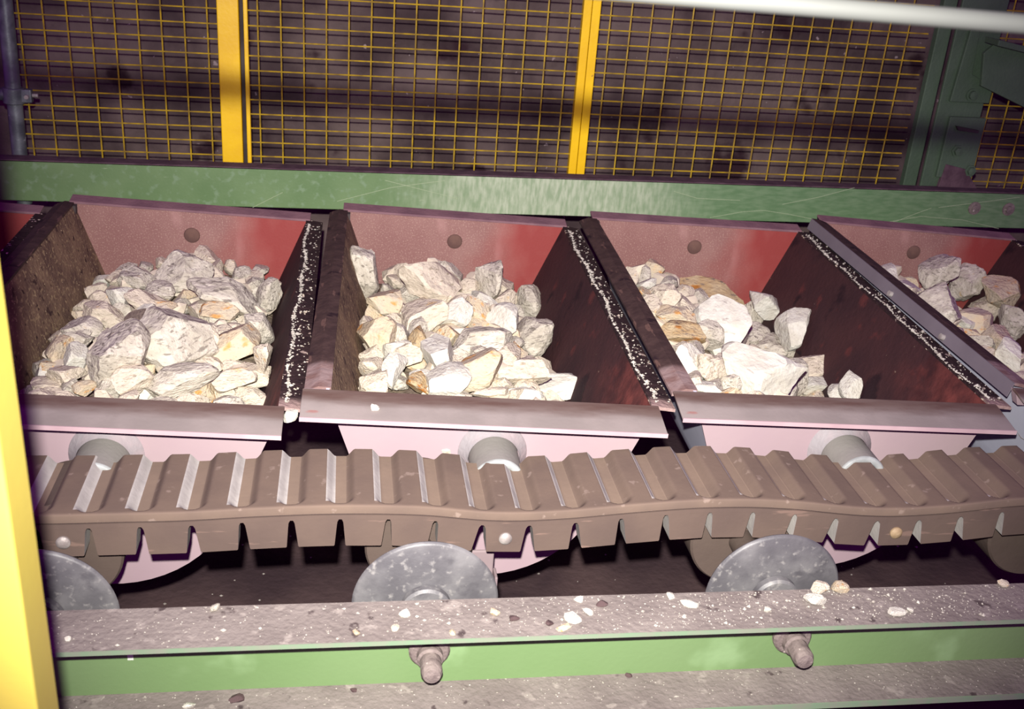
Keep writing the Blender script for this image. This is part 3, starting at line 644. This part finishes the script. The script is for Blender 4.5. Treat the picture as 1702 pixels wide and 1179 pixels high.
# small brackets behind the discs
for i, x in enumerate((0.288, 0.928)):
    g = empty('guide_bracket', (x, 1.74, -0.272)); tag(g, ['small bent pinkish bracket behind the left-of-middle disc roller', 'small bent pinkish bracket behind the shiny dented disc roller'][i], 'bracket', 'bent brackets beside the rollers')
    MB().box(-0.05, 0.008, 0.0, 0.006, -0.035, 0.055).box(0.008, 0.014, -0.03, 0.006, -0.035, 0.012).build('bracket_plate', BRACK, g, bev=0.003)
    MB().box(-0.05, 0.014, -0.03, 0.004, -0.041, -0.035).build('bracket_foot', BRACK, g, bev=0.002)

# ------------------------------------------------------------------ buckets
PZ = -0.165; RC = 0.264; WC = -0.011; HW = 0.348; LEN = 1.25; RIMZ = 0.163
TA = math.radians(19)
tu, tw = RC*math.cos(TA), WC-RC*math.sin(TA)
def outline(inset=0.0, n=22):
    r = RC-inset; pts = [(-HW+inset, RIMZ)]
    for i in range(n+1):
        a = math.pi+TA+(math.pi-2*TA)*i/n
        pts.append((r*math.cos(a), WC+r*math.sin(a)))
    pts.append((HW-inset, RIMZ)); return pts
def sheet(line_in, line_out, y0, y1, mi_in=0, mi_out=1):
    mb = MB(); n = len(line_in)
    v = []
    for y in (y0, y1):
        v += [(p[0], y, p[1]) for p in line_in]; 
        v += [(p[0], y, p[1]) for p in line_out]
    mb.v = v
    for i in range(n-1):
        mb.f.append((i, i+1, 2*n+i+1, 2*n+i)); mb.mi.append(mi_in)
        mb.f.append((n+i, 3*n+i, 3*n+i+1, n+i+1)); mb.mi.append(mi_out)
        mb.f.append((i, n+i, n+i+1, i+1)); mb.mi.append(mi_out)
        mb.f.append((2*n+i, 2*n+i+1, 3*n+i+1, 3*n+i)); mb.mi.append(mi_out)
    mb.f.append((0, 2*n, 3*n, n)); mb.mi.append(mi_out)
    mb.f.append((n-1, 2*n-1, 4*n-1, 3*n-1)); mb.mi.append(mi_out)
    return mb
def make_bucket(skirt):
    r = empty('conveyor_bucket')
    oi, oo = outline(0.007), outline(0.0)
    mb = MB(); mb.prism(oo, -0.008, 0.0); fp = mb.build('front_plate', PINK, r)
    mb = MB(); mb.prism(oo, LEN, LEN+0.008); mb.build('back_plate', ROSE, r)
    sheet(oi[:2], oo[:2], 0, LEN).build('left_wall', [LEFTW, LILAC], r)
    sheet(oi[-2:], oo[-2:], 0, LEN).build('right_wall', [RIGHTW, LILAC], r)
    sheet(oi[1:-1], oo[1:-1], 0, LEN).build('curved_bottom', [BOTTOMW, LILAC], r, smooth=True)
    # front lip sloping outwards
    lip = MB(); 
    def slab(mb, x0, x1, P, th, mi=0):
        poly = [(y, z) for y, z in P]+[(y, z-th) for y, z in reversed(P)]
        return mb.prism(poly, x0, x1, 'x', mi)
    slab(lip, -0.395, 0.352, [(0.003, RIMZ+0.002), (-0.012, RIMZ), (-0.094, RIMZ-0.014)], 0.006).build('front_lip', LIP, r, bev=0.0015)
    MB().box(-0.395, 0.352, -0.096, -0.0935, RIMZ-0.0225, RIMZ-0.013).build('lip_edge', LIPEDGE, r)
    mb = MB(); slab(mb, -0.352, 0.352, [(LEN-0.004, RIMZ+0.004), (LEN+0.045, RIMZ+0.012)], 0.007).build('back_lip', BACKLIP, r, bev=0.0015)
    MB().prism([(-0.352, RIMZ-0.004), (-0.33, RIMZ-0.004), (-0.33, RIMZ-0.03), (-0.345, RIMZ-0.03)], LEN-0.022, LEN+0.002).build('corner_gusset', DARKST, r)
    # side flanges
    mb = MB(); mb.prism([(HW-0.009, RIMZ+0.001), (HW+0.018, RIMZ), (HW+0.042, RIMZ-0.003), (HW+0.042, RIMZ-0.010), (HW-0.009, RIMZ-0.006)], 0.0, LEN).build('right_flange', GRITFL, r)
    if skirt:
        MB().prism([(-HW+0.010, RIMZ+0.002), (-HW-0.018, RIMZ+0.008), (-HW-0.038, RIMZ+0.009), (-HW-0.038, RIMZ+0.003), (-HW+0.010, RIMZ-0.005)], 0.012, LEN).build('left_flange', FLANGE, r)
        MB().prism([(-HW-0.038, RIMZ+0.0085), (-HW-0.0405, RIMZ+0.0085), (-HW-0.048, RIMZ-0.026), (-HW-0.0455, RIMZ-0.026)], 0.012, LEN).build('left_skirt', SKIRT, r)
        for y in (0.32, 0.62):
            MB().tube((-HW-0.046, y, RIMZ-0.014), (-HW-0.056, y, RIMZ-0.011), 0.008, 12).build('rivet', STEEL, r)
    else:
        MB().prism([(-HW+0.010, RIMZ+0.002), (-HW-0.016, RIMZ+0.003), (-HW-0.045, RIMZ-0.010), (-HW-0.045, RIMZ-0.016), (-HW+0.010, RIMZ-0.005)], 0.012, LEN).build('left_flange', FLANGE, r)
    MB().prism([(-HW-0.045, RIMZ-0.002), (-HW+0.004, RIMZ-0.002), (-HW+0.012, RIMZ-0.035), (-HW-0.03, RIMZ-0.035)], -0.010, 0.012).build('corner_tab', PINK, r, bev=0.001)
    # pivot tube on the front plate
    TC = (0.006, 0, 0.040)
    MB().lathe(TC, [(-0.008, 0.074), (-0.013, 0.071), (-0.022, 0.061), (-0.036, 0.054)], 48).build('weld_collar', WELD, r, smooth=True, angle=60)
    MB().lathe(TC, [(-0.008, 0.053), (-0.128, 0.053)], 48).build('pivot_tube', TUBE, r, smooth=True)
    MB().lathe(TC, [(-0.127, 0.0532), (-0.1305, 0.052), (-0.133, 0.049), (-0.133, 0.040), (-0.130, 0.037), (-0.120, 0.036), (-0.120, 0.028), (-0.134, 0.027), (-0.136, 0.022), (-0.136, 0.0)], 48).build('tube_end_ring', TUBEEND, r, smooth=True, angle=50)
    MB().lathe(TC, [(-0.13, 0.018), (-0.275, 0.018)], 20).build('pivot_pin', STEEL, r, smooth=True)
    # plug on the back plate
    MB().lathe((0,0,0.088), [(LEN-0.0005, 0.024), (LEN-0.004, 0.022), (LEN-0.006, 0.016), (LEN-0.006, 0.0)], 28).build('back_plug', mat('back_plug_dust', (104,78,70), (90,66,62), 30, 4, 0.9) if 'back_plug_dust' not in bpy.data.materials else bpy.data.materials['back_plug_dust'], r, smooth=True)
    MB().prism([(-0.115, RIMZ-0.022), (-0.105, RIMZ-0.022), (-0.108, RIMZ-0.045), (-0.114, RIMZ-0.045)], -0.014, -0.008).build('plate_tab', LIPEDGE, r)
    return r
def copy_tree(o):
    c = o.copy(); COL.objects.link(c)
    for ch in list(o.children):
        d = ch.copy(); COL.objects.link(d); d.parent = c; d.matrix_parent_inverse = ch.matrix_parent_inverse.copy()
        for g in ch.children:
            e = g.copy(); COL.objects.link(e); e.parent = d
    return c
BK = [  # x, roll, yaw, label
 (-1.262, 3.0, -0.5, 'dark red bucket at the left border, almost hidden by the yellow post'),
 (-0.477, 2.9, -0.6, 'dusty pink bucket with a grey-cream stone heap, leftmost of the full ones'),
 (0.306, 2.3, -1.6, 'dusty pink bucket in the middle, second of the full ones from the left'),
 (1.090, 1.5, -1.9, 'dusty pink bucket right of the middle with a bare dark right wall'),
 (1.875, 3.3, -1.2, 'dusty pink bucket cut off by the right picture edge'),
]
proto = make_bucket(False); buckets = []
for i, (x, ro, ya, l) in enumerate(BK):
    b = proto if i == 0 else (make_bucket(True) if i == 4 else copy_tree(proto))
    b.location = (x, 1.975, PZ); b.rotation_euler = (0, math.radians(ro), math.radians(ya))
    tag(b, l, 'bucket', 'buckets in a row on the belt'); buckets.append(b)
bpy.context.view_layer.update()

# ------------------------------------------------------------------ stones
CXB = {1: -.477, 2: .308, 3: 1.093, 4: 1.87}
def surf(b, x, y):
    u = x-CXB[b]
    if b == 1: z = -.10-.8*u*u*(1.3 if u < 0 else .7)-.06*max(0, y-2.6)
    elif b == 2: z = -.12-.16*max(0, u)-.3*u*u-1.1*max(0, u-0.17)-.05*max(0, y-2.6)
    elif b == 3: z = -.10-.62*max(0, u+.12)-.05*max(0, y-2.7)
    else: z = -.08-.45*max(0, u+.15)-.03*max(0, y-2.7)
    return z
def rock_mesh(seed, cuts=9, sub=3, rough=0.055):
    rnd = random.Random(seed); bm = bmesh.new(); bmesh.ops.create_icosphere(bm, subdivisions=sub, radius=1.0)
    planes = []
    for q in range(cuts):
        d = Vector((rnd.gauss(0,1), rnd.gauss(0,1), rnd.gauss(0,1))).normalized(); planes.append((d, rnd.uniform(0.44, 0.66) if q < 5 else rnd.uniform(0.62, 0.88)))
    off = Vector((rnd.uniform(0,50), rnd.uniform(0,50), rnd.uniform(0,50)))
    sk = rnd.uniform(-0.5, 0.5)
    for v in bm.verts:
        p = v.co.copy(); pn = (abs(p.x)**2.8+abs(p.y)**2.8+abs(p.z)**2.8)**(1/2.8); p = p/pn*0.95
        for _ in range(2):
            for d, h in planes:
                t = p.dot(d)-h
                if t > 0: p -= d*t*0.97
        p += p.normalized()*(rough*noise.noise(p*2.6+off)+rough*0.6*noise.noise(p*6.5+off)+rough*0.25*noise.noise(p*15+off))
        p.x += sk*p.z
        v.co = p
    mn = [min(v.co[i] for v in bm.verts) for i in range(3)]; mx = [max(v.co[i] for v in bm.verts) for i in range(3)]
    for v in bm.verts: v.co = Vector([(v.co[i]-(mn[i]+mx[i])/2)/(mx[i]-mn[i]) for i in range(3)])
    me = bpy.data.meshes.new('stone'); bm.to_mesh(me); bm.free()
    for p in me.polygons: p.use_smooth = True
    me.set_sharp_from_angle(angle=math.radians(17))
    return me
WHICH = {1: 'leftmost full bucket', 2: 'middle bucket', 3: 'third full bucket', 4: 'rightmost bucket'}
for i, (b, x, y, z, sx, sy, sz, t, rot, lab) in enumerate(STONES):
    me = rock_mesh(100+i, cuts=13+i % 4, sub=4 if sx > 0.07 else 3, rough=0.06 if t in 'gcb' else 0.035)
    o = link('stone', me, ST[t]); o.location = (x, y+0.25*sy, z-0.05*sz)
    o.scale = (sx*1.08, sy*1.04, sz*1.08); o.rotation_euler = (math.radians(random.uniform(-8, 8)), math.radians(rot), math.radians(random.uniform(-10, 10)))
    lab = lab.replace('the heap', 'the heap').strip()
    tag(o, lab+', '+WHICH[b] if len((lab+' '+WHICH[b]).split()) <= 16 else ' '.join(lab.split()[:11])+', '+WHICH[b], 'stone', 'broken stones in the '+WHICH[b])
# filler stones between and under the large ones
fm = [rock_mesh(900+k, cuts=13, sub=2, rough=0.06) for k in range(14)]
fmv = []
for k, me in enumerate(fm):
    me.materials.append(ST['gccwogc'[k % 7]])
rnd = random.Random(11)
for b in (1, 2, 3, 4):
    cnt = 0; pts = []
    y = 2.03
    while y < 3.18:
        x = CXB[b]-0.36
        while x < CXB[b]+0.36:
            px, py = x+rnd.uniform(-.02, .02), y+rnd.uniform(-.02, .02)
            pz = surf(b, px, py)-0.012+rnd.uniform(-.012, .012)
            halfw = 0.35-0.34*(-pz)-0.035
            yaw = math.radians(-BK[b][2])*(py-1.975)
            if abs(px-BK[b][0]-yaw) < halfw and pz > -0.40: pts.append((px, py, pz))
            x += 0.064
        y += 0.075
    rest = MB()
    for q, (px, py, pz) in enumerate(pts):
        if b == 4 and px > 2.02 : continue
        k = rnd.randrange(len(fm)); me = fm[k]
        s = rnd.uniform(0.055, 0.095)
        loc = Vector((px, min(py, 3.17), pz)); scl = (s, s*rnd.uniform(.8, 1.1), s*rnd.uniform(.6, .9))
        rot = (rnd.uniform(-.6, .6), rnd.uniform(-.6, .6), rnd.uniform(0, 6.28))
        key = b*1000+q
        if key in KEEP:
            o = bpy.data.objects.new('small_stone', me); COL.objects.link(o)
            o.location = loc; o.scale = scl; o.rotation_euler = rot
            tag(o, KEEP[key], 'stone', 'small stones in the '+WHICH[b])
        else:
            from mathutils import Euler
            Q = Matrix.LocRotScale(loc, Euler(rot), Vector(scl))
            rest.add([Q @ v.co for v in me.vertices], [tuple(p.vertices) for p in me.polygons])
    if rest.v:
        o = rest.build('buried_rubble', ST['c'], smooth=True, angle=17); tag(o, 'mostly buried small rubble under the stones, '+WHICH[b], 'rubble', kind='stuff')
    # bed of fines under the stones
    nx, ny = 36, 60; vs = []
    for j in range(ny+1):
        yy = 1.99+(3.20-1.99)*j/ny
        for i in range(nx+1):
            zc = surf(b, CXB[b], yy)-0.05
            t = -1+2*i/nx
            xx = BK[b][0]+math.radians(-BK[b][2])*(yy-1.975)+t*0.335
            for _ in range(3):
                zz = max(-0.425, surf(b, xx, yy)-0.05)
                hwid = 0.335-0.345*max(0.0, -zz-0.01)
                if zz < -0.26: hwid = min(hwid, math.sqrt(max(0.0, 0.25**2-(zz+0.176)**2)))
                xx = BK[b][0]+math.radians(-BK[b][2])*(yy-1.975)+t*hwid
            n_ = noise.noise(Vector((xx*18, yy*18, b)))*0.010+noise.noise(Vector((xx*50, yy*50, b)))*0.006
            vs.append((xx, yy, zz+n_))
    mb = MB().add(vs, [(j*(nx+1)+i, j*(nx+1)+i+1, (j+1)*(nx+1)+i+1, (j+1)*(nx+1)+i) for j in range(ny) for i in range(nx)])
    o = mb.build('stone_fines', BED, smooth=True); tag(o, 'bed of crushed fines under the stones, '+WHICH[b], 'gravel', kind='stuff')

# ------------------------------------------------------------------ grit on flanges, rail and lips
def grit(name, pts, label, m, cat='grit'):
    mb = MB(); rnd = random.Random(len(pts)+len(label))
    for (p, s) in pts:
        vs = []
        for d in ((1,0,0),(-1,0,0),(0,1,0),(0,-1,0),(0,0,1),(0,0,-1)):
            k = s*rnd.uniform(.6, 1.25); vs.append((p[0]+d[0]*k, p[1]+d[1]*k, p[2]+d[2]*k*0.75))
        mb.add(vs, [(0,2,4),(2,1,4),(1,3,4),(3,0,4),(2,0,5),(1,2,5),(3,1,5),(0,3,5)])
    o = mb.build(name, m); tag(o, label, cat, kind='stuff'); return o
rnd = random.Random(5)
for b in (1, 2, 3):
    Mb = buckets[b].matrix_world; pts = []
    for _ in range(620):
        v = rnd.uniform(0.02, LEN-0.04); c0 = 0.004+0.005*math.sin(v*9+b)+0.006*math.sin(v*23)
        u = HW-0.004+0.6*c0+abs(rnd.gauss(0, 0.0035)) if rnd.random() < .8 else HW+rnd.uniform(-0.004, 0.036)
        s = rnd.uniform(0.0012, 0.0036) if rnd.random() < .93 else rnd.uniform(0.003, 0.007)
        pts.append((Mb @ Vector((u, v, RIMZ+0.001+s*0.4)), s))
    grit('flange_grit', pts, 'line of white stone grit along the right rim of the '+WHICH[b], GRIT)
pts = []
for _ in range(2600):
    x = rnd.uniform(-0.6, 1.5); dens = 0.25+0.75*math.exp(-((x-0.75)/0.42)**2)
    if rnd.random() > dens: continue
    y = rnd.uniform(1.358, 1.446); s = rnd.uniform(0.0005, 0.0017) if rnd.random() < .94 else rnd.uniform(0.002, 0.0045)
    pts.append(((x, y, -0.11+s*0.4), s))
grit('rail_grit', pts, 'fine pale stone grit scattered over the top of the front rail', GRIT)
pts = []
for _ in range(300):
    x = rnd.uniform(-0.5, 1.3); y = rnd.uniform(1.37, 1.436); s = rnd.uniform(0.0006, 0.0016); pts.append(((x, y, -0.276+s*.4), s))
grit('lower_flange_grit', pts, 'sparse pale grit on the lower flange of the front rail', GRIT)
pts = []
for _ in range(260):
    x = rnd.uniform(-0.6, 2.4); y = rnd.uniform(2.2, 3.4); s = rnd.uniform(0.002, 0.006); pts.append(((x, y, -1.0+s*.4), s))
grit('floor_grit', pts, 'pale grit scattered on the dark floor under the buckets', GRIT)
for i, (x, y, a, b_, c_, t, lab) in enumerate(PEB):
    o = link('pebble', rock_mesh(1300+i, 7, 2, 0.04), ST[t]); o.location = (x, y, -0.11+c_*0.42); o.scale = (a, b_, c_); o.rotation_euler[2] = rnd.uniform(-.5, .5)
    tag(o, lab, 'stone', 'pebbles on the front rail')
LOW = [(-0.245,'white chip on the lower flange near the yellow post','w',.022),(-0.17,'dark crumb on the lower flange left of the first axle end','k',.026),(0.02,'small dark crumb on the lower flange near the first axle end','k',.012),(0.50,'dark crumb on the lower flange between the axle ends','k',.014)]
for i, (x, lab, t, s) in enumerate(LOW):
    o = link('pebble', rock_mesh(1400+i, 7, 2, 0.04), ST[t]); o.location = (x, 1.405+0.01*i, -0.276+s*0.2); o.scale = (s, s*.7, s*.5)
    tag(o, lab, 'stone', 'pebbles on the front rail')
# two strays: on the lip of the middle bucket and hanging in the gap beside it
for (p, s, lab, k) in (((-0.052+0.115, 1.925, 0.004), .018, 'little white pebble lying on the front lip of the middle bucket', 0), ((-0.105, 1.955, -0.032), .030, 'white chip wedged in the gap between the two left full buckets', 1)):
    o = link('pebble', rock_mesh(1500+k, 7, 2, 0.04), ST['w']); o.location = p; o.scale = (s, s*.8, s*.8); tag(o, lab, 'stone')
